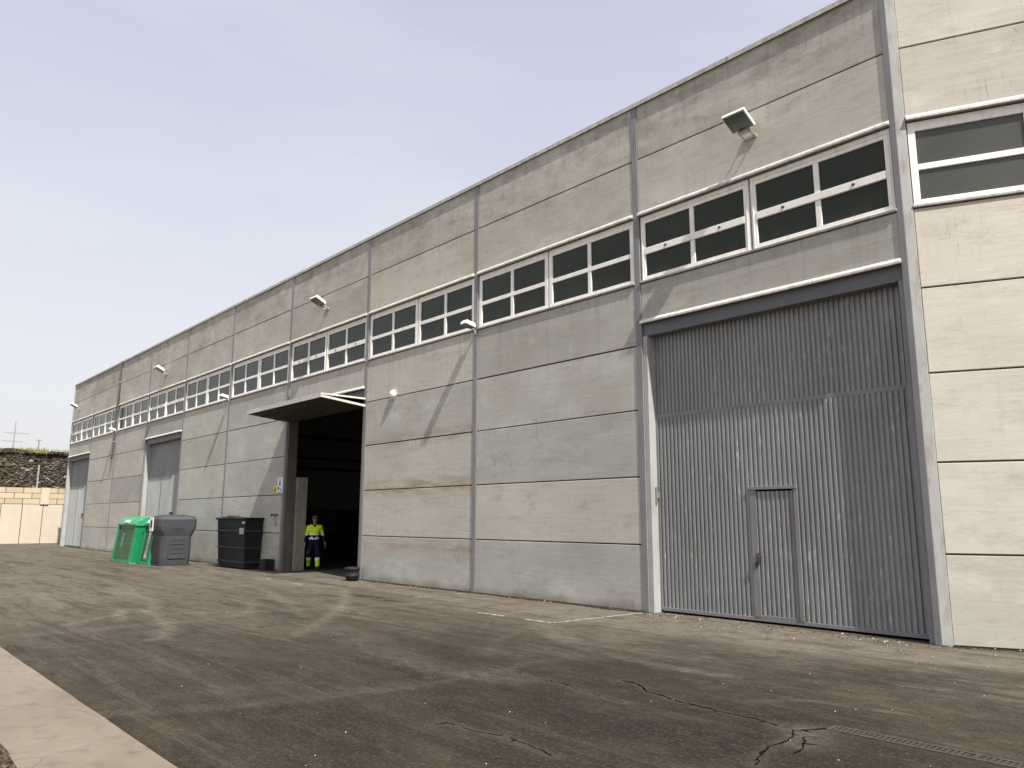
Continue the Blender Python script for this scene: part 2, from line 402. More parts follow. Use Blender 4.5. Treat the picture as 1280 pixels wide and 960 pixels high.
# raised tilting door leaf: two slabs folded together that make a canopy
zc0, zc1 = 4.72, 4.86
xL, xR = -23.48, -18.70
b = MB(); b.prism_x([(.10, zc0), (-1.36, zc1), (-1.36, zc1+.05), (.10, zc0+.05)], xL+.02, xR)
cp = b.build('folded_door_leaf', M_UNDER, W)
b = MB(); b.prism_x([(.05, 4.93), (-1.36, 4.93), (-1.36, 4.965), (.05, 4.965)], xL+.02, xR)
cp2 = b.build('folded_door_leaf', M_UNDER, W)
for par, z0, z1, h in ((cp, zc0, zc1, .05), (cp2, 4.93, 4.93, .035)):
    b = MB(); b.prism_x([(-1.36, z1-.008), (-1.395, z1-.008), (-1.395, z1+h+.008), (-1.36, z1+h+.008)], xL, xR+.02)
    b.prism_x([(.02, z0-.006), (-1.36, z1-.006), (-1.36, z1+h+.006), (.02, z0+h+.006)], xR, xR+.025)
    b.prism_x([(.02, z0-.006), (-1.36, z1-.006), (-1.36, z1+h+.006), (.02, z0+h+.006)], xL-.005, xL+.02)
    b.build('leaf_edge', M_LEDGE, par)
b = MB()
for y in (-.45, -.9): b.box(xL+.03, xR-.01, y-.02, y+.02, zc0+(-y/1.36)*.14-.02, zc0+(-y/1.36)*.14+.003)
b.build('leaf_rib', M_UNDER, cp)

# ------------------------------------------------------------------ wall fittings
def floodlight(x, label):
    r = empty('floodlight', (x, 0, 8.12)); tag(r, label, 'floodlight', 'floodlights along the warehouse wall')
    A = Matrix.Translation((-.02, -.20, .03)) @ Matrix.Rotation(R(-27), 4, 'X')
    h = MB(A)
    def rr(w, d0, d1, z): return [(-w, -d1, z), (w, -d1, z), (w, -d0, z), (-w, -d0, z)]
    h.loft([rr(.215, -.02, .36, 0), rr(.215, -.02, .36, .05), rr(.18, .01, .33, .10), rr(.10, .05, .25, .14)])
    hd = h.build('lamp_housing', M_WHITE, r, bevel=.01)
    g = MB(A); g.box(-.19, .19, -.335, -.0, -.012, -.001); g.build('glass', M_LENS, hd)
    b = MB(A)
    for s in (-1, 1): b.box(s*.08-.012, s*.08+.012, -.03, .10, -.02, .03)
    b.box(-.09, .09, .0, .06, -.07, -.02); b.build('gear_box', M_GALV, hd)
    b = MB()
    for s in (-.09, .09): b.tube([(s, -.0, -.06), (s, -.14, -.05), (s, -.20, .02)], .014, 6)
    b.box(-.12, .12, -.03, .005, -.09, -.03); b.build('bracket', M_GALV, r)
    return r
floodlight(-6.42, 'large white floodlight above the near ribbed gate with the wicket door')
floodlight(-21.15, 'white floodlight above the open doorway with the raised canopy')
floodlight(-35.95, 'small white floodlight above the pale closed gate behind the bins')
floodlight(-51.3, 'farthest white floodlight by the far end corner of the warehouse')
def boxlamp(x, label):
    r = empty('wall_lamp', (x, 0, 6.03)); tag(r, label, 'wall lamp', 'box lamps on the grey pilasters')
    b = MB(Matrix.Translation((0, -.10, .03)) @ Matrix.Rotation(R(-12), 4, 'X'))
    def rr(w, d0, d1, z): return [(-w, -d1, z), (w, -d1, z), (w, -d0, z), (-w, -d0, z)]
    b.loft([rr(.11, 0, .30, 0), rr(.11, 0, .30, .05), rr(.08, .02, .26, .11)]); h = b.build('lamp_housing', M_WHITE, r, bevel=.008)
    g = MB(Matrix.Translation((0, -.10, .03)) @ Matrix.Rotation(R(-12), 4, 'X')); g.box(-.09, .09, -.28, -.02, -.012, -.001); g.build('glass', M_LENS, h)
    b = MB(); b.tube([(0, -.01, -.05), (0, -.12, 0), (0, -.14, .04)], .018, 8); b.box(-.04, .04, -.03, -.012, -.11, .0); b.build('bracket', M_GALV, r)
boxlamp(PX[8], 'white box lamp on the pilaster two bays right of the open doorway')
boxlamp(PX[5], 'white box lamp on the pilaster one bay left of the canopy')
boxlamp(PX[2]-.0, 'white box lamp beside the dark drainpipe near the far end')
r = empty('alarm_siren', (-17.25, 0, 4.90)); tag(r, 'round white alarm siren on the concrete right of the open doorway', 'alarm')
b = MB(Matrix.Rotation(R(90), 4, 'X')); b.lathe([(.11, 0), (.12, .03), (.115, .06), (.09, .095), (.04, .115), (.005, .12)], 20); b.build('siren_housing', M_WHITE, r, smooth=True)
b = MB(); b.box(-.05, .05, -.06, -.004, -.14, -.09); b.build('siren_base', M_GALV, r)
b = MB(); b.tube([(-43.06, -.06, 9.72), (-43.06, -.06, 7.5), (-43.06, -.10, 7.35), (-43.06, -.10, 4.72), (-43.16, -.13, 4.66)], .04, 10)
dp = b.build('drainpipe', M_PIPE, smooth=True); tag(dp, 'dark drainpipe coming down from the parapet two bays from the far end', 'drainpipe')
b = MB(); b.box(-43.12, -43.0, -.14, -.01, 8.6, 8.63); b.box(-43.12, -43.0, -.145, -.01, 5.5, 5.53); b.build('pipe_clip', M_GALV, dp)
# signs
s = MB().box(-23.97, -23.58, -.022, -.004, 2.44, 2.94).build('safety_sign', M_SIGNW, bevel=.003); tag(s, 'tall white safety sign with black figure at the left of the open doorway', 'sign')
b = MB(); b.lathe([(.0005, 0), (.03, 0), (.03, .004), (.0005, .004)], 14)
def disc(mb, x, z, r_, y=-.026, n=16): mb.add([(x+r_*math.cos(2*math.pi*i/n), y, z+r_*math.sin(2*math.pi*i/n)) for i in range(n)], [tuple(range(n))])
b = MB(); disc(b, -23.775, 2.85, .035); b.add([(-23.83, -.026, 2.69), (-23.72, -.026, 2.69), (-23.74, -.026, 2.81), (-23.81, -.026, 2.81)], [(0, 1, 2, 3)])
b.box(-23.9, -23.65, -.0255, -.0225, 2.46, 2.475); b.build('figure_mark', M_SIGNK, s)
b = MB(); disc(b, -23.86, 2.60, .055); disc(b, -23.70, 2.55, .04); b.build('round_mark', M_SIGNB, s)
s = MB().box(-24.22, -23.99, -.018, -.004, 2.43, 2.70).build('warning_sign', M_SIGNY, bevel=.003); tag(s, 'small yellow warning sign beside the tall white sign', 'sign')
b = MB(); b.add([(-24.17, -.021, 2.52), (-24.04, -.021, 2.52), (-24.105, -.021, 2.64)], [(0, 1, 2)]); b.box(-24.18, -24.03, -.0215, -.0185, 2.46, 2.475); b.build('warning_mark', M_SIGNK, s)
r = empty('wall_hook', (-23.95, 0, 1.6)); tag(r, 'rusty iron bracket and hasp on the wall below the signs', 'bracket')
b = MB(); b.tube([(-.22, -.05, .16), (-.05, -.07, .15), (.12, -.03, .15)], .022, 8); b.tube([(-.22, -.05, .16), (-.27, -.06, .13)], .035, 8); b.build('arm', M_RUST, r)
b = MB(); b.box(-.08, -.04, -.05, -.004, -.18, .16); b.tube([(-.06, -.05, -.12), (.04, -.07, -.17), (.08, -.05, -.1)], .025, 8); b.build('plate', M_GALV, r)

# ------------------------------------------------------------------ containers
def green_container(x0, x1, yf, label, sticker):
    cx, cy = (x0+x1)/2, yf+.68; w = (x1-x0)/2
    r = empty('glass_container', (cx, cy, 0)); tag(r, label, 'recycling container', 'green recycling containers by the wall')
    b = MB(); b.loft([[(-w, -.64, .05), (w, -.64, .05), (w, .64, .05), (-w, .64, .05)], [(-w+.02, -.46, 1.38), (w-.02, -.46, 1.38), (w-.02, .46, 1.38), (-w+.02, .46, 1.38)]])
    body = b.build('body', M_GREEN, r, bevel=.03)
    def fy(z): return -.64+.18*(z-.05)/1.33
    for px in (-w+.08, w-.08):   # pillars in relief
        p = MB(); p.add([(px-.07, fy(.06)-.05, .06), (px+.07, fy(.06)-.05, .06), (px+.055, fy(1.36)-.05, 1.36), (px-.055, fy(1.36)-.05, 1.36),
                         (px-.08, fy(.06)+.02, .06), (px+.08, fy(.06)+.02, .06), (px+.06, fy(1.36)+.02, 1.36), (px-.06, fy(1.36)+.02, 1.36)],
                        [(0, 1, 2, 3), (1, 5, 6, 2), (4, 0, 3, 7), (3, 2, 6, 7), (4, 5, 1, 0)]); p.build('pillar', M_GREEN, body)
    for a, c in ((-w+.16, w-.16),):
        p = MB(); p.add([(a, fy(.14)-.01, .14), (c, fy(.14)-.01, .14), (c, fy(1.28)-.01, 1.28), (a, fy(1.28)-.01, 1.28)], [(0, 1, 2, 3)]); p.build('side_panel', M_GREEND, body)
        for m_ in range(9):
            zz_ = .24+m_*.115; MB().add([(a+.05, fy(zz_)-.018, zz_), (c-.05, fy(zz_)-.018, zz_), (c-.05, fy(zz_+.02)-.018, zz_+.02), (a+.05, fy(zz_+.02)-.018, zz_+.02)], [(0, 1, 2, 3)]).build('panel_rib', M_GREEN, body) if m_ % 4 == 0 else None
        if not sticker:
            p = MB(); q0, q1 = a+.5, a+.85; p.add([(q0, fy(.55)-.020, .55), (q1, fy(.55)-.020, .55), (q1, fy(1.1)-.020, 1.1), (q0, fy(1.1)-.020, 1.1)], [(0, 1, 2, 3)]); p.build('sticker', paint('faded_sticker', (.11, .20, .11), .6, .2, .3, 9), body)
        if sticker:
            q0, q1 = a+.34, a+.66
            p = MB(); p.add([(q0-.03, fy(.2)-.014, .2), (q1-.02, fy(.2)-.014, .2), (q1, fy(1.2)-.014, 1.2), (q0+.09, fy(1.2)-.014, 1.2)], [(0, 1, 2, 3)]); p.build('sticker', M_STICK, body)
    b = MB(); prof = [(-.53, 1.34), (-.54, 1.42), (-.45, 1.55), (-.26, 1.66), (0, 1.70), (.26, 1.66), (.45, 1.55), (.54, 1.42), (.53, 1.34)]
    b.prism_x(prof, -w-.03, w+.03); lid = b.build('lid', M_GREENL, r, bevel=.02)
    b = MB(); b.prism_x([(-.545, 1.425), (-.50, 1.49), (-.44, 1.57), (-.49, 1.57), (-.56, 1.47)], -.28, .28); b.build('flap', M_STICK, lid)
    b = MB(); b.box(-w-.04, w+.04, -.68, -.60, .0, .07); b.box(-w-.04, w+.04, .60, .68, 0, .07); b.box(-w-.03, -w+.1, -.6, .6, .0, .05); b.box(w-.1, w+.03, -.6, .6, 0, .05); b.build('base_frame', M_GREENL, r)
    b = MB(); b.tube([(w+.02, -.2, .2), (w+.07, -.12, 1.2), (w+.05, 0, 1.45)], .03, 8); b.tube([(-w-.02, -.2, .2), (-w-.07, -.12, 1.2), (-w-.05, 0, 1.45)], .03, 8); b.build('lifting_arm', M_GREENL, r)
green_container(-32.9, -30.65, -2.44, 'green recycling container at the left end of the row, farthest from the doorway', False)
green_container(-30.4, -29.2, -2.22, 'green recycling container with pale sticker stripes beside the grey container', True)
r = empty('grey_container', (-28.72, -1.62, 0)); tag(r, 'dark grey plastic container with wide shoulders and a white framed slot', 'recycling container')
b = MB(); hw = .52
def rg(w, d, z, ch=.1): return [(-w+ch, -d, z), (w-ch, -d, z), (w, -d+ch, z), (w, d-ch, z), (w-ch, d, z), (-w+ch, d, z), (-w, d-ch, z), (-w, -d+ch, z)]
b.loft([rg(.50, .50, .04), rg(.52, .51, .3), rg(.53, .52, 1.02), rg(.56, .62, 1.22), rg(.57, .65, 1.36), rg(.57, .65, 1.60), rg(.50, .58, 1.70), rg(.3, .3, 1.76)])
body = b.build('body', M_GREY_PL, r, bevel=.02, smooth=False)
b = MB(); b.box(.522, .545, -.28, .30, .25, 1.0)
for z in (.45, .6, .75, .9): b.box(.545, .562, -.22, .24, z-.012, z+.012)
b.build('ribbed_end', M_GREY_PL, body, bevel=.008)
b = MB(); b.box(.571, .578, -.18, .20, 1.27, 1.55); b.build('label_plate', paint('blue_grey_label', (.042, .048, .066), .5), body)
b = MB(); b.box(-.40, -.05, -.668, -.645, 1.18, 1.66); s_ = b.build('slot_frame', M_SIGNW, body, bevel=.006)
MB().box(-.31, -.14, -.674, -.669, 1.30, 1.56).build('slot', M_SIGNK, s_)
b = MB(); b.loft([[(-.36, -.522, .12), (.34, -.522, .12), (.34, -.50, .12), (-.36, -.50, .12)], [(-.36, -.535, .95), (.34, -.535, .95), (.34, -.51, .95), (-.36, -.51, .95)]]); b.build('front_panel', paint('shaded_grey_plastic', (.028, .029, .031), .6), body, bevel=.01)  # panel darkened to paint the shade of the recessed lower front
b = MB(); b.box(-.53, .53, -.53, .53, 0, .045); b.build('base_frame', M_GREY_PL, r)

r = empty('black_bin', (-25.74, -.15, 0)); tag(r, 'big black ribbed plastic bin beside the doorway canopy shadow', 'bin')
b = MB(); b.loft([[(-1.36, -.42, .10), (.80, -.42, .10), (.80, .12, .10), (-1.36, .12, .10)], [(-1.45, -.50, 1.60), (.90, -.50, 1.60), (.90, .12, 1.60), (-1.45, .12, 1.60)]])
body = b.build('body', M_BIN, r, bevel=.03)
b = MB(); b.box(-1.5, .95, -.55, .125, 1.59, 1.66); b.build('rim', M_BIN, r, bevel=.015)
b = MB()
for z, d in ((1.22, .03), (.68, .025), (.22, .03)):
    k_ = (z-.1)/1.48; yf = -.42-.08*k_; xr = .80+.10*k_
    b.box(-1.38-.06*k_, xr+.02, yf-d, yf+.02, z-.025, z+.025); b.box(xr-.02, xr+d, yf, .11, z-.025, z+.025)
b.build('rib', paint('worn_bin_rib', (.04, .043, .042), .5), body, bevel=.008)
b = MB(); b.box(.58, .88, -.545, -.50, 1.12, 1.32); b.build('lock_plate', M_GALV, body, bevel=.01)
b = MB(); b.box(.86, .90, -.53, -.50, 1.46, 1.53); b.box(.72, .86, -.53, -.503, 1.46, 1.53); b.build('sticker', M_STICK, body)
b = MB(); b.box(-1.3, .80, -.40, .10, .04, .10)
for x in (-1.2, .7):
    for y in (-.33, .02): b.tube([(x-.03, y, .05), (x+.03, y, .05)], .05, 12)
b.build('base', M_SIGNK, r)
b = MB(); b.box(-1.4, -.35, -.35, .0, 1.66, 1.69); b.tube([(-1.3, -.2, 1.70), (-.8, -.3, 1.71), (-.4, -.15, 1.70)], .03, 6); b.build('loose_lid_bar', M_RUST, r)

b = MB(); b.loft([[(-.17, -.13, 0), (.17, -.13, 0), (.17, .13, 0), (-.17, .13, 0)], [(-.20, -.15, .34), (.20, -.15, .34), (.20, .15, .34), (-.20, .15, .34)], [(-.17, -.12, .35), (.17, -.12, .35), (.17, .12, .35), (-.17, .12, .35)], [(-.15, -.1, .06), (.15, -.1, .06), (.15, .1, .06), (-.15, .1, .06)]])
o = b.build('bucket', M_BLACK, bevel=.01); o.location = (-24.02, -.2, .006); tag(o, 'small black bucket on the ground below the wall signs', 'bucket')
b = MB(); b.lathe([(.13, 0), (.165, .01), (.17, .10), (.185, .115), (.185, .14), (.172, .155), (.178, .27), (.20, .285), (.205, .33), (.19, .345), (.165, .34), (.15, .06), (.001, .05)], 24)
o = b.build('tub', M_BLACK, smooth=True); o.location = (-18.56, -.30, .004); tag(o, 'small black ribbed tub at the right foot of the open doorway', 'tub')

# storage rack in the dark hall
r = empty('storage_rack', (-29.0, 6.3, 0)); tag(r, 'dark stack of wrapped bales standing inside the open doorway', 'bales')
bm = paint('dark_bale', (.035, .033, .03), .9, .1, .3)
for ix in range(1):
    for j in range(3):
        for z in range(2):
            b = MB(); y = -2+j*2.3; d = [random.uniform(-.06, .06) for _ in range(4)]
            b.box(-1+d[0], 1+d[1], y-1.08, y+1.08, z*1.0+.02, z*1.0+1.0); b.build('bale', bm, r, bevel=.05)

# ------------------------------------------------------------------ person
def person():
    r = empty('person', (-23.14, .95, .006), math.atan2(-12.2, 23.4)+math.pi/2)
    tag(r, 'person in yellow high visibility shirt and navy trousers walking out of the doorway', 'person')
    V = []; E_ = []; RD = []
    def v(p, rad, prev=None):
        V.append(p); RD.append(rad)
        if prev is not None: E_.append((prev, len(V)-1))
        return len(V)-1
    pel = v((0, 0, .93), (.135, .10)); w1 = v((0, 0, 1.06), (.15, .115), pel); ch = v((0, .005, 1.22), (.17, .125), w1); c2_ = v((0, .01, 1.34), (.15, .10), ch)
    nk = v((0, 0, 1.43), (.055, .055), c2_); n2 = v((0, -.01, 1.475), (.05, .052), nk); h1 = v((0, -.022, 1.535), (.062, .075), n2); h2 = v((0, -.015, 1.60), (.072, .088), h1); v((0, -.008, 1.655), (.055, .068), h2)
    v((0, -.115, 1.545), (.010, .012), h1)                       # nose
    for s in (-1, 1): v((s*.078, -.005, 1.565), (.008, .018), h2)  # ears
    for s in (-1, 1):
        sh = v((s*.185, .01, 1.352), (.066, .066), c2_); el = v((s*(.265 if s > 0 else .24), .03 if s > 0 else .06, 1.10), (.043, .043), sh)
        wr = v((s*(.34 if s > 0 else .275), -.09 if s > 0 else .0, .90), (.028, .024), el); pm = v((s*(.36 if s > 0 else .285), -.12 if s > 0 else -.02, .82), (.022, .036), wr)
        bx = s*(.365 if s > 0 else .285); by = -.125 if s > 0 else -.025; dz_ = .02
        for q, (dy, L) in enumerate(((-.027, .068), (-.009, .078), (.009, .073), (.026, .056))):
            a = v((bx, by+dy, .765), (.0085, .0085), pm); c = v((bx-s*.006, by+dy*1.15-.006, .765-L*.55), (.008, .008), a); v((bx-s*.022, by+dy*1.2-.012, .765-L), (.0065, .0065), c)
        a = v((bx-s*.012, by-.042, .815), (.010, .010), wr); v((bx-s*.018, by-.06, .775), (.008, .008), a)
    for s in (-1, 1):
        hp = v((s*.085, 0, .87), (.092, .095), pel)
        if s > 0: kn, an, to = (.13, -.14, .50), (.135, -.16, .09), (.145, -.33, .04)
        else: kn, an, to = (-.13, -.02, .50), (-.15, .26, .20), (-.16, .16, .08)
        k1 = v(kn, (.070, .072), hp)
        cf = v(tuple(kn[i]*.6+an[i]*.4 for i in range(3)), (.072, .074), k1)
        a1 = v(an, (.056, .058), cf); v(to, (.036, .03), a1)
    me = bpy.data.meshes.new('p'); me.from_pydata(V, E_, []); o = bpy.data.objects.new('tmp', me); C.objects.link(o)
    sk = o.modifiers.new('Skin', 'SKIN'); sk.use_smooth_shade = True
    lay = me.skin_vertices[0].data
    for i, q in enumerate(RD): lay[i].radius = q
    lay[0].use_root = True
    sb = o.modifiers.new('Sub', 'SUBSURF'); sb.levels = 2; sb.render_levels = 2
    bpy.context.view_layer.update()
    dg = bpy.context.evaluated_depsgraph_get(); bme = bpy.data.meshes.new_from_object(o.evaluated_get(dg)); bpy.data.objects.remove(o)
    bme.name = 'body'
    skin = paint('skin', (.36, .21, .15), .6, .3, .06); bme.materials.clear(); bme.materials.append(skin)
    body = bpy.data.objects.new('body', bme); C.objects.link(body); body.parent = r
    nrm = [v_.normal.copy() for v_ in bme.vertices]; co_ = [v_.co.copy() for v_ in bme.vertices]
    def wear(name, zone, colour, mats, off):
        fs = []; mi = []
        for p in bme.polygons:
            c = p.center
            if zone(c): fs.append(list(p.vertices)); mi.append(colour(c))
        ids = {}; vs = []
        for f in fs:
            for i in f:
                if i not in ids: ids[i] = len(vs); vs.append(co_[i]+nrm[i]*off)
        m_ = MB(); m_.v = [tuple(q) for q in vs]; m_.f = [[ids[i] for i in f] for f in fs]; m_.mi = mi
        return m_.build(name, mats, r, smooth=True)
    YEL = paint('hi_vis_yellow', (.62, .90, .02), .6, .3, .05); NAV = paint('navy_cloth', (.006, .008, .03), .8, .2, .2); REF = paint('reflective_tape', (.80, .82, .78), .35, .5, .05)
    def shc(c):
        if c.z > 1.33 and c.y < -.02 and abs(c.x) < (c.z-1.33)*.75: return 1
        if c.z > 1.145: return 0
        if c.z > 1.09: return 2
        if c.z < 1.03 and c.z > .97 and abs(c.x) < .2: return 2
        return 1
    wear('shirt', lambda c: (c.z > .93 and c.z < 1.425 and (abs(c.x) < .2 or c.z > 1.09)) or (abs(c.x) > .2 and c.z > .885), shc, [YEL, NAV, REF], .014)
    def trc(c):
        if c.z < .33: return 0
        if .33 <= c.z < .40: return 2
        if abs(c.x) > .185 and .50 < c.z < .70: return 2
        return 1
    wear('trousers', lambda c: abs(c.x) < .235 and c.z < .945 and c.z > .115 and not (abs(c.x) > .2 and c.z > .70) , trc, [YEL, NAV, REF], .012)
    for sh_ in (-1, 1): wear('shoe', lambda c: c.z < .14 and abs(c.x) < .24 and c.x*sh_ > 0, lambda c: 0, [M_BLACK], .012)
    capm = paint('grey_cap', (.10, .10, .10), .8, .2)
    b = MB(); b.lathe([(.088, 0), (.092, .03), (.085, .07), (.06, .10), (.01, .115)], 18, (0, -.008, 1.615))
    b.loft([[(-.07, -.075, 1.622), (.07, -.075, 1.622), (.05, -.15, 1.618), (-.05, -.15, 1.618)], [(-.07, -.075, 1.634), (.07, -.075, 1.634), (.05, -.15, 1.628), (-.05, -.15, 1.628)]])
    b.build('cap', capm, r, smooth=True)
    eye = paint('eye', (.02, .02, .02), .3)
    for s in (-1, 1): MB().lathe([(.001, -.007), (.009, 0), (.001, .007)], 8, (s*.03, -.098, 1.572)).build('eye', eye, r)
    MB().box(-.022, .022, -.098, -.09, 1.508, 1.514).build('mouth', paint('lips', (.14, .05, .04), .5), r)
person()

# ------------------------------------------------------------------ ground
def strips(a, b, d0, grow):
    out = [a]; d = d0
    while out[-1] < b: out.append(out[-1]+d); d *= grow
    out[-1] = b; return out
xs = strips(0, 66, .035, 1.006)[::-1]; xs = [3.0-x for x in xs]         # dense near the camera
xs = [-600, -300, -150, -90]+xs+[3.3, 3.8, 4.6, 6, 9, 14, 22, 40, 80, 200, 600]
ys = list(np.arange(-9.36, .60, .032))+[.9, 2, 5, 10, 30, 80, 200, 600]
gx, gy = np.meshgrid(np.array(xs), np.array(ys)); nx_, ny_ = len(xs), len(ys)
Xf, Yf = gx.ravel(), gy.ravel()
dark = np.zeros_like(Xf); light = np.zeros_like(Xf); hgt = np.zeros_like(Xf); crk = np.zeros_like(Xf)
def seg_dist(pts):
    best = np.full_like(Xf, 1e9)
    for (ax, ay), (bx, by) in zip(pts[:-1], pts[1:]):
        dx, dy = bx-ax, by-ay; L = dx*dx+dy*dy+1e-12
        t = np.clip(((Xf-ax)*dx+(Yf-ay)*dy)/L, 0, 1)
        best = np.minimum(best, np.hypot(Xf-ax-t*dx, Yf-ay-t*dy))
    return best
def curve(pts, n=14):       # Catmull-Rom through the points
    P = [pts[0]]+list(pts)+[pts[-1]]; out = []
    for i in range(1, len(P)-2):
        for k in range(n):
            t = k/n; a, b, c, d = [np.array(q, float) for q in P[i-1:i+3]]
            out.append(tuple(.5*((2*b)+(-a+c)*t+(2*a-5*b+4*c-d)*t*t+(-a+3*b-3*c+d)*t**3)))
    out.append(tuple(P[-2])); return out
def pix(*pp): return curve([G(*q) for q in pp])
def streak(arr, pts, w, a):
    d = seg_dist(pts); arr += 1.35*a*np.exp(-(d/w)**2)
# tyre marks read off the yard
for pp, w, a in [(((560, 785), (600, 793), (725, 813), (850, 840), (919, 862)), .09, .55), (((560, 795), (640, 812), (740, 838), (820, 862)), .12, .35),
                 (((0, 700), (120, 716), (260, 745), (420, 800), (560, 880), (640, 960)), .22, .25), (((100, 705), (300, 745), (520, 800), (760, 860), (1000, 905)), .25, .22),
                 (((330, 735), (520, 770), (700, 800), (900, 880), (1000, 960)), .18, .22), (((820, 810), (960, 835), (1120, 850), (1280, 850)), .5, .4),
                 (((600, 880), (760, 900), (920, 925), (1100, 960)), .35, .35), (((560, 850), (640, 835), (780, 850), (860, 880)), .3, .3), (((1000, 900), (1100, 935), (1280, 985)), .3, .25),
                 (((130, 770), (180, 800), (300, 830), (420, 850)), .16, .3), (((200, 745), (320, 760), (430, 790), (520, 850)), .12, .3)]:
    streak(dark, pix(*pp), w, a)
for pp, w, a in [(((150, 775), (155, 762), (185, 765), (207, 780), (205, 795), (188, 800)), .13, .5), (((430, 737), (432, 752), (415, 768), (370, 795)), .12, .45),
                 (((300, 745), (315, 752), (308, 765), (290, 770)), .14, .35), (((78, 782), (130, 771), (150, 768)), .08, .5), (((140, 735), (175, 745), (195, 757), (180, 765)), .12, .4),
                 (((395, 716), (430, 721), (445, 724)), .06, .7), (((50, 742), (70, 755), (60, 765)), .16, .3), (((440, 800), (520, 830), (640, 850)), .25, .3), (((250, 720), (330, 738), (380, 770)), .12, .3),
                 (((930, 877), (1010, 876), (1080, 886), (1130, 892)), .05, .3), (((1000, 912), (1025, 915), (1010, 930)), .2, .35), (((60, 900), (200, 870), (330, 860)), .3, .2)]:
    streak(light, pix(*pp), w, a)
for k in range(46):          # faint sweeping wheel marks
    cx_, cy_ = rng.uniform(-34, 0), rng.uniform(-9, 5); rad = rng.uniform(2.5, 11); a0 = rng.uniform(0, 6.28); al = rng.uniform(.5, 1.8)
    pts = [(cx_+rad*math.cos(a0+al*i/12), cy_+rad*math.sin(a0+al*i/12)) for i in range(13)]
    for off in (0, .19): 
        q = [(x+off, y+off*.5) for x, y in pts]
        streak(dark if k % 3 else light, q, rng.uniform(.035, .11), rng.uniform(.12, .32))
# oil pools by the doorway
for (px, py), rx, ry, a in (((478, 749), .95, .26, 1.3), ((425, 746), .8, .16, .9), ((452, 744), .6, .18, .9), ((400, 730), .8, .1, .5), ((20, 812), .5, .12, .7), ((560, 739), .6, .15, .3)):
    cx_, cy_ = G(px, py); wob = 1+.25*np.sin(Xf*5+Yf*9)+.15*np.sin(Xf*13-Yf*7)
    dark += a*np.exp(-(((Xf-cx_)/rx)**2+((Yf-cy_)/ry)**2)**2*wob)
for (px, py), rx, ry, a in (((760, 905), 1.3, .5, .5), ((900, 935), .9, .35, .55), ((1240, 880), 1.2, .4, .5), ((560, 840), 1.6, .5, .4), ((1020, 830), 1.6, .5, .4), ((420, 900), 1.0, .4, .35), ((680, 950), .8, .3, .45), ((280, 800), 2.0, .6, .35), ((960, 920), .35, .18, .8), ((830, 800), 2.2, .4, .3)):
    cx_, cy_ = G(px, py); wob = 1+.3*np.sin(Xf*4.1+Yf*6)+.2*np.sin(Xf*9.7-Yf*5)
    dark += a*np.exp(-(((Xf-cx_)/rx)**2+((Yf-cy_)/ry)**2)*wob)
# cracks: real depressions
CR = MB()
def crack(pp, w=.02, gap=.15, jit=.02):
    pts = pix(*pp); dist = 0
    q = []
    for a, c in zip(pts[:-1], pts[1:]):
        n_ = max(1, int(math.hypot(c[0]-a[0], c[1]-a[1])/.018))
        for i in range(n_):
            t_ = i/n_; x = a[0]+(c[0]-a[0])*t_; y = a[1]+(c[1]-a[1])*t_
            q.append(Vector((x+.10*noise.noise(Vector((x*2.2, y*2.2, 1)))+jit*noise.noise(Vector((x*14, y*14, 3))), y+.10*noise.noise(Vector((x*2.2, y*2.2, 7)))+jit*noise.noise(Vector((x*14, y*14, 9))), .002)))
    light[:] += .35*np.exp(-(seg_dist([(v_.x, v_.y) for v_ in q[::6]])/.07)**2)
    for k_, (a, c) in enumerate(zip(q[:-1], q[1:])):
        g_ = noise.noise(Vector((a.x*5, a.y*5, 4)))
        if g_ < -.5+gap: continue
        d = (c-a); s_ = Vector((-d.y, d.x, 0))
        if s_.length < 1e-6: continue
        s_.normalize(); wa, wb = [w*(.35+.9*abs(noise.noise(Vector((p_.x*9, p_.y*9, 2)))+.25)) for p_ in (a, c)]
        CR.add([a-s_*wa, c-s_*wb, c+s_*wb, a+s_*wa], [(0, 1, 2, 3)])
        if random.random() < .06:
            e_ = a+s_*random.choice((-1, 1))*random.uniform(.04, .12)+d.normalized()*random.uniform(-.05, .05); CR.add([a, c, e_], [(0, 1, 2)])
crack(((775, 849), (850, 877), (944, 899), (997, 913), (1036, 911)), .022, .1)
crack(((1000, 912), (1015, 916), (1005, 925), (990, 940)), .012, .2)
crack(((940, 955), (960, 935), (1000, 912)), .014, .2)
crack(((560, 905), (640, 925), (700, 950)), .009, .3)
crack(((600, 830), (680, 850), (780, 880)), .008, .35)
CR.build('asphalt_crack', paint('crack_dirt', (.010, .0085, .0065), 1, 0, .2), kind='structure')
inside = (Xf > -60) & (Xf < 4)
hgt = np.where(inside, hgt, 0)
# dirt strip along the foot of the facade
Z0 = hgt.copy()
me = bpy.data.meshes.new('asphalt_yard')
vv = np.stack([Xf, Yf, Z0], 1)
ii = np.arange(nx_*ny_).reshape(ny_, nx_)
q = np.stack([ii[:-1, :-1], ii[:-1, 1:], ii[1:, 1:], ii[1:, :-1]], -1).reshape(-1, 4)
me.vertices.add(len(vv)); me.vertices.foreach_set('co', vv.ravel().astype(np.float32))
me.loops.add(q.size); me.loops.foreach_set('vertex_index', q.ravel().astype(np.int32))
me.polygons.add(len(q)); me.polygons.foreach_set('loop_start', np.arange(0, q.size, 4, dtype=np.int32)); me.polygons.foreach_set('loop_total', np.full(len(q), 4, np.int32))
me.update(calc_edges=True)
at = me.attributes.new('wear', 'FLOAT_COLOR', 'POINT')
at.data.foreach_set('color', np.stack([np.clip(dark, 0, 1.5), np.clip(light, 0, 1.5), crk, np.ones_like(dark)], 1).ravel().astype(np.float32))
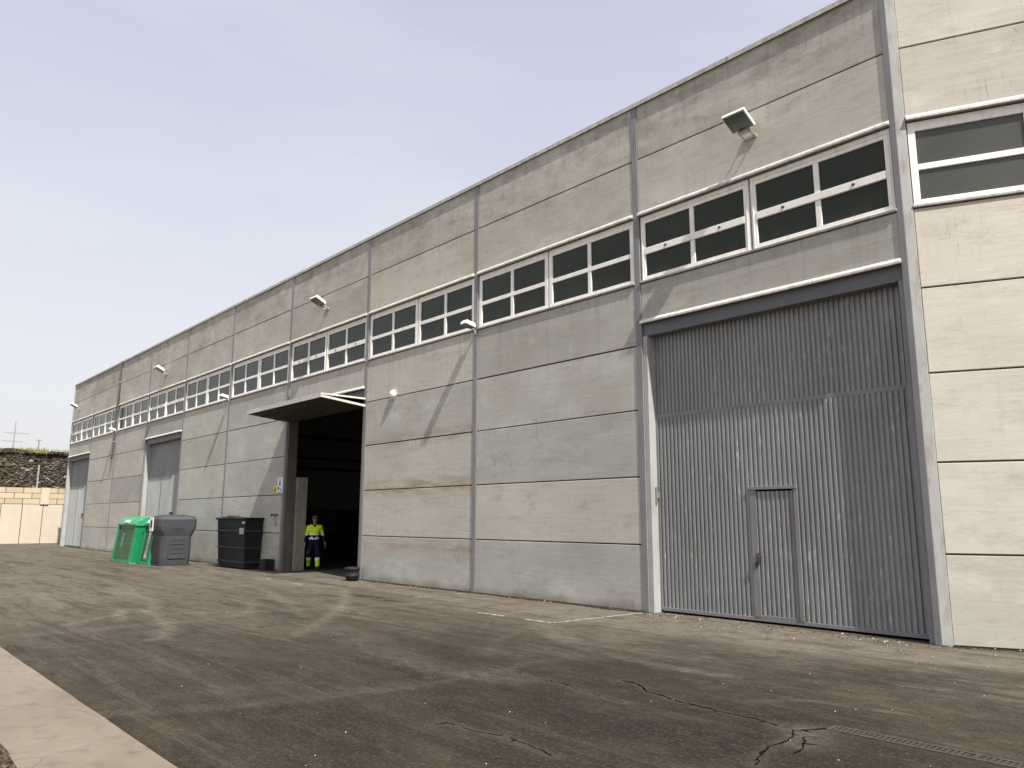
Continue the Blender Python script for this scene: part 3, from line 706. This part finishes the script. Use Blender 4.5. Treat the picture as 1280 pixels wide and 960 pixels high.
yard = bpy.data.objects.new('asphalt_yard', me); C.objects.link(yard); yard['kind'] = 'structure'
t = NT('worn_asphalt')
A_ = t.n('ShaderNodeAttribute', attribute_name='wear'); sp = t.n('ShaderNodeSeparateColor'); t.l(A_.outputs['Color'], sp.inputs[0]); dk, lt, ck = sp.outputs
sx = t.n('ShaderNodeSeparateXYZ'); t.l(t.pos(), sx.inputs[0]); X, Y, Z = sx.outputs
n1 = t.noise((.22, .35, 1), 6, .62, (3, 0, 0), .4)
k = t.mix(t.rng(n1, .35, .65), (.031, .0255, .0185), (.070, .059, .045))
n2 = t.noise((.9, 1.3, 1), 7, .7, (0, 5, 0), .8)
k = t.mix(t.rng(n2, .45, .68, 0, .5), k, (.088, .075, .057))
n7 = t.noise((.5, .9, 1), 11, .8, (21, 3, 0), .2); k = t.mix(t.rng(n7, .47, .58, 0, .6), k, (.024, .0195, .0145))
# dust builds up towards the wall and the far end
du = t.op('MAXIMUM', t.rng(t.op('ADD', Y, t.rng(t.noise((.35, .8, 1), 5, .6, (1, 1, 1)), .3, .7, -1.0, 1.0)), -3.4, -1.4, 0, .75), t.rng(t.op('ADD', X, t.rng(t.noise((.25, .6, 1), 6, .65, (6, 1, 1)), .3, .7, -4, 4)), -5, -20, 0, .62))
k = t.mix(du, k, (.178, .157, .127))
# long drag marks left by turning lorries
st1 = t.noise((.16, 2.0, 1), 10, .76, (2, 3, 0), .9); k = t.mix(t.rng(st1, .50, .58, 0, .55), k, (.031, .026, .019))
st2 = t.noise((.22, 3.0, 1), 10, .8, (7, 8, 0), 1.1); st3 = t.rng(X, 0, -14, .25, .6); k = t.mix(t.op('MULTIPLY', t.rng(st2, .54, .62, 0, 1), st3), k, (.150, .132, .107))
n3 = t.noise((2.2, 3.4, 1), 8, .75, (8, 1, 0), .5)
k = t.mix(t.rng(n3, .48, .62, 0, .5), k, (.028, .024, .019))
n5 = t.noise((9, 12, 1), 6, .8, (2, 7, 0), .6); k = t.mix(t.rng(n5, .52, .66, 0, .45), k, (.022, .019, .015))
n6 = t.noise((6, 7, 1), 6, .8, (12, 3, 0), .6); k = t.mix(t.rng(n6, .54, .68, 0, .45), k, (.125, .11, .09))
brk = t.rng(t.noise((4, 9, 1), 9, .82, (4, 4, 0)), .40, .56)
k = t.mix(t.op('MULTIPLY', t.op('MULTIPLY', dk, brk), .95, True), k, (.022, .019, .016))
k = t.mix(t.op('MULTIPLY', t.op('MULTIPLY', lt, t.rng(t.noise((5, 9, 1), 9, .82, (7, 4, 0)), .38, .58)), .75, True), k, (.215, .20, .17))
# darker tone over the asphalt nearest the camera
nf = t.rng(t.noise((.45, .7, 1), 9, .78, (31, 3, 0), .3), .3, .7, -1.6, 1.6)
near_tone = t.op('MULTIPLY', t.rng(t.op('ADD', Y, nf), -3.4, -5.2), t.rng(t.op('ADD', X, nf), -17, -7))
k = t.mix(t.op('MULTIPLY', near_tone, .95), k, (.63, .60, .55), 'MULTIPLY')
# aggregate grain
g1 = t.noise((30, 30, 1), 4, .85); k = t.mix(t.rng(g1, .52, .68, 0, .45), k, (.135, .12, .096))
g2 = t.noise((42, 42, 1), 4, .8, (3, 9, 0)); k = t.mix(t.rng(g2, .50, .66, 0, .65), k, (.018, .016, .013))
vo = t.n('ShaderNodeTexVoronoi'); vo.inputs['Scale'].default_value = 9; t.l(t.pos(), vo.inputs['Vector'])
k = t.mix(t.rng(vo.outputs['Distance'], .04, .07, .35, 0), k, (.2, .18, .15))
k = t.mix(t.op('MULTIPLY', ck, .9, True), k, (.012, .01, .008))
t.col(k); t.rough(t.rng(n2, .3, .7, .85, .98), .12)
h = t.op('ADD', t.op('MULTIPLY', g1, .6), t.op('ADD', t.op('MULTIPLY', g2, .4), n3)); t.bump(h, .55, .012)
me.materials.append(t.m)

# faded parking lines
t = NT('faded_line_paint'); k = t.mix(t.rng(t.noise((9, 9, 9), 6, .75), .42, .60), (.13, .115, .095), (.42, .40, .36)); t.col(k); t.rough(.85, .2); M_LINE = t.m
def line(p0, p1, w, keep=.8):
    b = MB(); p0, p1 = Vector((*p0, 0)), Vector((*p1, 0)); d = p1-p0; L = d.length; d.normalize(); s = Vector((-d.y, d.x, 0)); n = max(2, int(L/.05))
    for i in range(n):
        if noise.noise(Vector((i*.13, p0.x, p0.y)))*.5+.5+random.uniform(-.12, .12) > keep: continue
        a = p0+d*(L*i/n); c = p0+d*(L*(i+1)/n); u, v_ = w*random.uniform(.38, .5), w*random.uniform(.38, .5)
        b.add([a-s*u+Vector((0, 0, .004)), c-s*v_+Vector((0, 0, .004)), c+s*v_+Vector((0, 0, .004)), a+s*u+Vector((0, 0, .004))], [(0, 1, 2, 3)])
    b.build('painted_line', M_LINE, kind='structure')
line((-8.93, -.12), (-9.0, -2.30), .085, .85); line((-9.62, -2.30), (-8.98, -2.30), .08, .66)
line((-10.82, -2.31), (-10.15, -2.29), .09, .8); line((-13.82, -.1), (-13.75, -1.7), .08, .5); line((-18.75, -1.9), (-18.2, -1.9), .09, .8); line((-20.9, -1.6), (-19.8, -1.7), .09, .5)

# pavement along the near side
px0, px1 = -70, 30
pavement = MB()
ks = [px0]
while ks[-1] < px1: ks.append(ks[-1]+.25)
e0 = [(x, -9.36+.008*noise.noise(Vector((x*1.7, 0, 0)))) for x in ks]; e1 = [(x, -10.08+.05*noise.noise(Vector((x*2.3, 4, 0)))) for x in ks]
n = len(ks)
pavement.add([(x, y, .10) for x, y in e0]+[(x, y, .10) for x, y in e1]+[(x, y, -.02) for x, y in e0]+[(x, y, -.02) for x, y in e1],
             [f for i in range(n-1) for f in ((i, n+i, n+i+1, i+1), (2*n+i, i, i+1, 2*n+i+1), (n+i, 3*n+i, 3*n+i+1, n+i+1))])
t = NT('pavement_concrete')
k = t.mix(t.rng(t.noise((.7, 1.2, 1), 6, .65), .3, .7), (.155, .132, .10), (.21, .184, .145))
k = t.mix(t.rng(t.noise((4, 4, 1), 8, .75, (2, 2, 0)), .5, .66, 0, .6), k, (.11, .093, .072))
k = t.mix(t.rng(t.noise((40, 40, 1), 3, .7), .5, .75, 0, .4), k, (.14, .12, .1))
vo = t.n('ShaderNodeTexVoronoi', feature='DISTANCE_TO_EDGE'); vo.inputs['Scale'].default_value = 1
mpn = t.n('ShaderNodeMix', data_type='VECTOR'); mpn.inputs[0].default_value = .22
nz = t.n('ShaderNodeTexNoise'); nz.inputs['Scale'].default_value = 3.5; nz.inputs['Detail'].default_value = 6
pp_ = t.pos((.75, .95, 0), (.35, .4, 0)); t.l(pp_, nz.inputs['Vector']); t.l(pp_, mpn.inputs[4]); t.l(nz.outputs['Color'], mpn.inputs[5]); t.l(mpn.outputs[1], vo.inputs['Vector'])
cr = t.op('MULTIPLY', t.rng(vo.outputs['Distance'], .001, .006, 1, 0), t.rng(t.noise((.5, .5, 1), 2, .5, (5, 5, 0)), .42, .55))
k = t.mix(t.op('MULTIPLY', cr, .75), k, (.06, .05, .04)); t.col(k); t.rough(.9, .2); t.bump(t.noise((30, 30, 10), 5, .7), .3, .006)
pavement.build('pavement', t.m, kind='structure')
t = NT('dirt'); k = t.mix(t.rng(t.noise((2, 2, 2), 8, .75), .35, .65), (.10, .07, .045), (.19, .145, .10)); k = t.mix(t.rng(t.noise((25, 25, 25), 5, .8), .5, .7, 0, .8), k, (.05, .037, .025)); t.col(k); t.rough(.95, .1); t.bump(t.noise((14, 14, 14), 8, .75), .8, .04); M_DIRT = t.m
b = MB(); b.add([(-600, -10.0, .075), (600, -10.0, .075), (600, -600, .075), (-600, -600, .075)], [(3, 2, 1, 0)]); b.build('dirt_verge', M_DIRT, kind='structure')
b = MB()
for i in range(1500):
    x = random.uniform(-8, -3); y = -10.08+random.gauss(0, .05)-.03; s = random.uniform(.006, .022)
    c = Vector((x, y, .085)); b.add([c+Vector((random.uniform(-s, s), random.uniform(-s, s), random.uniform(-.3, 1)*s)) for _ in range(4)], [(0, 1, 2), (0, 2, 3), (0, 3, 1), (1, 3, 2)])
b.build('verge_debris', M_DIRT, kind='stuff')
# inside floor
b = MB(); b.add([(X0+.2, .36, .004), (-4.2, .36, .004), (8, 8, .004), (8, 29.9, .004), (X0+.2, 29.9, .004)], [(0, 1, 2, 3, 4)]); b.build('hall_floor', paint('hall_floor_concrete', (.095, .088, .078), .85, .2, .2), kind='structure')
# grit and broken concrete along the wall foot
M_GRIT = paint('grit_dark', (.030, .024, .018), .95, .1, .4, 9); M_GRITL = paint('grit_pale', (.38, .35, .30), .9, .1, .3, 9)
b = MB()
def stone(mb, c, s, mi):
    vs = [Vector((math.cos(a)*s*random.uniform(.6, 1.1), math.sin(a)*s*random.uniform(.6, 1.1), random.uniform(-.1, .25)*s)) for a in (0, 1.3, 2.6, 3.9, 5.1)]
    vs.append(Vector((random.uniform(-.3, .3)*s, random.uniform(-.3, .3)*s, s*random.uniform(.4, .9))))
    mb.add([c+v_ for v_ in vs], [(i, (i+1) % 5, 5) for i in range(5)], mi)
for i in range(5200):
    x = random.uniform(-18.6, 3.5) if random.random() < .8 else random.uniform(-50, -24)
    if PX[9]+.1 < x < PX[10]: 
        if random.random() < .75: continue
        y = random.uniform(-.35, .15)
    elif x > PX[10]: y = (x-PX[10])*math.tan(TH)-abs(random.gauss(0, .07))-.03
    else: y = -abs(random.gauss(0, .05))-.012
    dense = noise.noise(Vector((x*1.1, 0, 3)))+.5
    if random.random() > dense+.25: continue
    stone(b, Vector((x, y, 0)), random.uniform(.006, .024), 1 if random.random() < .10 else 0)
for i in range(500):   # scattered litter and pebbles across the yard
    x = random.uniform(-20, 1); y = random.uniform(-9, -.3); stone(b, Vector((x, y, 0)), random.uniform(.003, .010), 1 if random.random() < .5 else 0)
for i in range(60):
    x = random.gauss(-6.4, 1.8); y = random.uniform(-1.1, -.15); stone(b, Vector((x, y, 0)), random.uniform(.005, .014), 1)
for i in range(9000):
    x = random.uniform(-18.6, PX[9]); dn = noise.noise(Vector((x*.8, 5, 3)))+.45
    if random.random() > dn: continue
    stone(b, Vector((x, -abs(random.gauss(0, .035))-.008, 0)), random.uniform(.008, .030), 0)
def foot(p0, p1, n_):
    a_, c_ = Vector(p0), Vector(p1); d = (c_-a_)/n_; s_ = Vector((d.y, -d.x, 0)).normalized(); w_ = lambda i: .02+.16*max(0, noise.noise(Vector((a_.x+d.x*i, 3, 1))*1.6)+.28)+.035*random.random()
    W_ = [w_(i) for i in range(n_+1)]
    for i in range(n_): b.add([a_+d*i, a_+d*(i+1), a_+d*(i+1)+s_*W_[i+1], a_+d*i+s_*W_[i]], [(0, 1, 2, 3)], 0)
foot((-50, -.003, .003), (-38.2, -.003, .003), 200); foot((-33.2, -.003, .003), (-23.6, -.003, .003), 180); foot((-18.6, -.003, .003), (-9.0, -.003, .003), 400)
foot((PX[10]+.14, .05, .003), (PX[10]+.14+8*math.cos(TH), .05+8*math.sin(TH), .003), 300)
b.build('grit', [M_GRIT, M_GRITL], kind='stuff')

# drain grate
r = empty('drain_grate', (-3.1, -5.05, 0), R(.5)); tag(r, 'narrow rusty iron slot drain set into the asphalt', 'drain')
b = MB(); b.box(0, 6, -.075, -.058, -.03, .008); b.box(0, 6, .058, .075, -.03, .008); b.box(-.017, 0, -.075, .075, -.03, .008); b.build('frame', M_RUST, r)
b = MB()
x = .02
while x < 5.98:
    if not (.98 < x < 1.03): b.box(x, x+.016, -.058, .058, -.02, .005)
    x += .04
b.box(1.0, 1.03, -.056, .056, -.02, .010); b.build('grating', paint('dull_iron', (.055, .047, .037), .7, .25, .3, 12), r)
MB().box(.0, 6, -.058, .058, .0005, .001).build('gutter', M_SIGNK, r)

# ------------------------------------------------------------------ boundary wall and hillside
t = NT('cream_wall'); k = t.mix(t.rng(t.noise((.5, .5, .5), 6, .65), .3, .7), (.45, .39, .31), (.52, .46, .375)); k = t.mix(t.rng(t.noise((1, 3, .4), 6, .7, (2, 2, 2)), .55, .75, 0, .35), k, (.36, .26, .17)); t.col(k); t.rough(.9, .2); M_CREAM = t.m
t = NT('cream_block'); oi = t.n('ShaderNodeNewGeometry').outputs['Random Per Island']; k = t.mix(oi, (.40, .325, .23), (.49, .41, .30)); t.col(k); t.rough(.9, .2); M_BLOCK = t.m
XW = -59.6
r = empty('boundary_wall', (0, 0, 0)); tag(r, 'cream boundary wall with block courses on top, behind the warehouse end', 'wall')
MB().box(XW-.25, XW-.02, -45, 45, -.1, 3.60).build('wall_core', M_JOINT, r)
b = MB(); y = -45
while y < 45: b.box(XW-.03, XW+random.uniform(0, .02), y+.02, y+1.17, 0, 2.53); y += 1.19
b.build('rendered_panels', M_CREAM, r, bevel=.01)
b = MB()
for c_ in range(3):
    y = -45-(c_ % 2)*.5
    while y < 45: L = .98; b.box(XW-.28, XW+.01+random.uniform(0, .012), y+.02, y+L, 2.56+c_*.36, 2.56+c_*.36+.335); y += L+.02
b.build('block_courses', M_BLOCK, r, bevel=.01)
b = MB(); b.box(XW-.02, XW+.10, .0, .50, 2.54, 3.64); b.box(XW-.02, XW+.10, -7.5, -7.0, 2.54, 3.64); b.box(XW-.02, XW+.1, 8, 8.5, 2.54, 3.64); b.build('wall_pier', M_CREAM, r, bevel=.01)
b = MB(); b.tube([(XW-.1, -.25, 3.55), (XW-.1, -.25, 5.15)], .05, 8); o = b.build('fence_post', M_GALV); tag(o, 'pale metal post standing on top of the cream wall', 'post')
t = NT('rubble_stone'); vo = t.n('ShaderNodeTexVoronoi'); vo.inputs['Scale'].default_value = 1; t.l(t.pos((3, 3.0, 4.6)), vo.inputs['Vector'])
bw = t.n('ShaderNodeSeparateColor'); t.l(vo.outputs['Color'], bw.inputs[0])
k = t.mix(bw.outputs[0], (.035, .029, .024), (.115, .096, .077)); k = t.mix(t.rng(bw.outputs[1], .8, .9, 0, .8), k, (.26, .235, .2))
ve = t.n('ShaderNodeTexVoronoi', feature='DISTANCE_TO_EDGE'); ve.inputs['Scale'].default_value = 1; t.l(t.pos((3, 3.0, 4.6)), ve.inputs['Vector'])
k = t.mix(t.rng(ve.outputs['Distance'], .02, .10, .9, 0), k, (.015, .012, .01)); k = t.mix(t.rng(t.noise((.4, .4, .4), 5, .6), .5, .65, 0, .45), k, (.07, .075, .035))
t.col(k); t.rough(.95, .1); t.bump(ve.outputs['Distance'], 1, .25); M_RUB = t.m
XS = -78
yy = np.arange(-60, 70, .16); zz = np.arange(-.2, 7.5, .16); b = MB(); vs = []
for z in zz:
    for y in yy:
        d = noise.voronoi(Vector((y*3.0, z*4.6, 0)))[0]; dd = .2*min(1, (d[1]-d[0])*1.6)
        vs.append((XS+dd-z*.06+.12*noise.noise(Vector((y*.4, z*.4, 5))), y, z+(.25*noise.noise(Vector((y*.5, 0, 0))) if z > 7.2 else 0)))
nn = len(yy); b.add(vs, [(j*nn+i, j*nn+i+1, (j+1)*nn+i+1, (j+1)*nn+i) for j in range(len(zz)-1) for i in range(nn-1)])
o = b.build('stone_wall', M_RUB); tag(o, 'dark dry stone retaining wall rising behind the cream wall', 'wall')
t = NT('dry_grass_hill'); k = t.mix(t.rng(t.noise((.6, .6, .6), 7, .7), .35, .65), (.13, .12, .05), (.24, .20, .10)); k = t.mix(t.rng(t.noise((3, 3, 3), 6, .8, (4, 4, 4)), .5, .7, 0, .6), k, (.05, .055, .02)); t.col(k); t.rough(.95, .1); t.bump(t.noise((4, 4, 4), 6, .8), 1, .3); M_HILL = t.m
hx = [XS-.1, XS-2, XS-5, XS-9, XS-14, -110, -150, -250, -400, -900]; hz = [7.28, 7.5, 7.75, 8.0, 8.15, 8.6, 9.5, 12, 16, 18]
hy = list(np.arange(-60, 70, 1.0)); hy = [-900, -300, -120]+hy+[120, 300, 900]
vs = []
for x, z in zip(hx, hz):
    for y in hy: vs.append((x, y, z+(.35*noise.noise(Vector((x*.15, y*.22, 1))) if x < XS-1 else 0)+.012*max(-20, min(60, y-2))*(1 if x < XS-1 else .6)))
n = len(hy); b = MB(); b.add(vs, [(j*n+i, (j+1)*n+i, (j+1)*n+i+1, j*n+i+1) for j in range(len(hx)-1) for i in range(n-1)])
b.build('hillside', M_HILL, kind='structure')
t = NT('grass_blade'); oi = t.n('ShaderNodeNewGeometry').outputs['Random Per Island']; t.col(t.mix(oi, (.10, .12, .03), (.34, .29, .15))); t.rough(.9, .1); M_BLADE = t.m
b = MB()
for i in range(9000):
    y = random.uniform(-14, 20); x = XS-.1-abs(random.gauss(0, 4)); zb = np.interp(-x, [-q_ for q_ in hx], hz)+.012*(y-2)*.8-.12
    if noise.noise(Vector((x*.5, y*.5, 2))) < -.25: continue
    h_ = random.uniform(.12, .5)*(.7+noise.noise(Vector((y*.3, x*.3, 9)))); a = random.uniform(0, 3.14); w_ = .05; dx, dy = math.cos(a)*w_, math.sin(a)*w_; lx, ly = random.gauss(0, .12), random.gauss(0, .12)
    b.add([(x-dx, y-dy, zb), (x+dx, y+dy, zb), (x+lx, y+ly, zb+abs(h_)+.1)], [(0, 1, 2)])
b.build('dry_grass', M_BLADE, kind='stuff')
# shrub on the ridge
r = empty('shrub', (-92, .3, 7.9)); tag(r, 'dark green shrub on the ridge above the stone wall', 'shrub')
t = NT('shrub_leaf'); oi = t.n('ShaderNodeNewGeometry').outputs['Random Per Island']; t.col(t.mix(oi, (.025, .04, .015), (.07, .09, .03))); t.rough(.8, .2); M_LEAF = t.m
b = MB()
for i in range(2600):
    th_, ph = random.uniform(0, 6.28), math.acos(random.uniform(-.1, 1)); rr_ = random.uniform(.55, 1)*(1+.35*noise.noise(Vector((math.cos(th_)*2, math.sin(th_)*2, ph*2))))
    c = Vector((1.5*rr_*math.sin(ph)*math.cos(th_), 2.0*rr_*math.sin(ph)*math.sin(th_), 1.15*rr_*math.cos(ph)+.1)); s = .09
    b.add([c+Vector([random.uniform(-s, s) for _ in range(3)]) for _ in range(3)], [(0, 1, 2)])
b.build('foliage', M_LEAF, r)
b = MB()
for a in range(5): b.tube([(0, 0, -.3), (math.cos(a*1.3)*.7, math.sin(a*1.3)*.9, .8)], [.06, .02], 5)
b.build('stem', M_RUST, r)
# pale pole with crossarms far behind
def at(px, py, dist):
    d = ray(px, py); h = math.hypot(d.x, d.y); return CP+d*(dist/h)
M_PALE = paint('hazed_pole_grey', (.27, .28, .30), .6, .3)  # distance haze painted into the pole as a pale blue-grey
top = at(20, 527, 240); base = Vector((top.x, top.y, 12.0)); r = empty('utility_pole', base); tag(r, 'pale utility pole with two crossarms far beyond the ridge', 'utility pole')
H = top.z-base.z
MB().tube([(0, 0, 0), (0, 0, H)], [.28, .12], 8).build('pole', M_PALE, r)
for z, l0, l1 in ((H-3.0, 2.2, 3.2), (H-5.2, 2.6, 2.0)): MB().box(-.12, .12, -l0, l1, z-.11, z+.11).build('crossarm', M_PALE, r)
top = at(49, 550.5, 130); r = empty('short_post', (top.x, top.y, 8.4)); tag(r, 'tiny T shaped post sticking up over the grassy ridge', 'post')
b = MB(); b.tube([(0, 0, 0), (0, 0, top.z-8.4)], .08, 6); b.build('post', M_STEEL, r); MB().box(-.06, .06, -.35, .35, top.z-8.45, top.z-8.33).build('crossarm', M_STEEL, r)

# ------------------------------------------------------------------ light
sd = Vector((.77, -.145, 1.0)).normalized()
el = math.asin(sd.z); az = math.atan2(sd.x, sd.y)
sun = bpy.data.lights.new('sun', 'SUN'); sun.energy = 5.0; sun.angle = R(.6); sun.color = (1, .945, .86)
so = bpy.data.objects.new('sun', sun); C.objects.link(so); so.rotation_euler = sd.to_track_quat('Z', 'Y').to_euler(); so.location = (20, -30, 40)
w = bpy.data.worlds.new('World'); S.world = w; w.use_nodes = True; nt = w.node_tree; bg = nt.nodes['Background']
sky = nt.nodes.new('ShaderNodeTexSky'); sky.sky_type = 'NISHITA'; sky.sun_disc = False; sky.sun_elevation = el; sky.sun_rotation = az
sky.air_density = 1.4; sky.dust_density = 6.0; sky.ozone_density = 1.2; sky.altitude = 100
# thin high veil: pale, a little brighter low down, with faint wisps
tc = nt.nodes.new('ShaderNodeTexCoord'); sp = nt.nodes.new('ShaderNodeSeparateXYZ'); nt.links.new(tc.outputs['Generated'], sp.inputs[0])
mr = nt.nodes.new('ShaderNodeMapRange'); mr.interpolation_type = 'SMOOTHSTEP'
for i_, v_ in enumerate((0, .75, 0, 1)): mr.inputs[i_+1].default_value = v_
nt.links.new(sp.outputs[2], mr.inputs[0])
veil = nt.nodes.new('ShaderNodeMix'); veil.data_type = 'RGBA'; nt.links.new(mr.outputs[0], veil.inputs[0])
SKB = 6.6
veil.inputs[6].default_value = (SKB*1.015, SKB*1.01, SKB*1.05, 1); veil.inputs[7].default_value = (SKB*.685, SKB*.705, SKB*.86, 1)
mp = nt.nodes.new('ShaderNodeMapping'); mp.inputs['Scale'].default_value = (2.2, 2.2, 9); nt.links.new(tc.outputs['Generated'], mp.inputs[0])
nz = nt.nodes.new('ShaderNodeTexNoise'); nz.inputs['Scale'].default_value = 1.3; nz.inputs['Detail'].default_value = 6; nt.links.new(mp.outputs[0], nz.inputs['Vector'])
m2 = nt.nodes.new('ShaderNodeMapRange'); nt.links.new(nz.outputs['Fac'], m2.inputs[0])
for i_, v_ in enumerate((.48, .75, 0, .38)): m2.inputs[i_+1].default_value = v_
v2 = nt.nodes.new('ShaderNodeMix'); v2.data_type = 'RGBA'; nt.links.new(m2.outputs[0], v2.inputs[0]); nt.links.new(veil.outputs[2], v2.inputs[6]); v2.inputs[7].default_value = (SKB*1.0, SKB*1.01, SKB*1.05, 1)
mx = nt.nodes.new('ShaderNodeMix'); mx.data_type = 'RGBA'; mx.inputs[0].default_value = .72
nt.links.new(sky.outputs[0], mx.inputs[6]); nt.links.new(v2.outputs[2], mx.inputs[7]); nt.links.new(mx.outputs[2], bg.inputs[0]); bg.inputs[1].default_value = .10

S.render.engine = 'CYCLES'
S.view_settings.view_transform = 'Standard'; S.view_settings.look = 'None'; S.view_settings.exposure = .62; S.view_settings.gamma = 1
S.render.resolution_x = 1024; S.render.resolution_y = 768
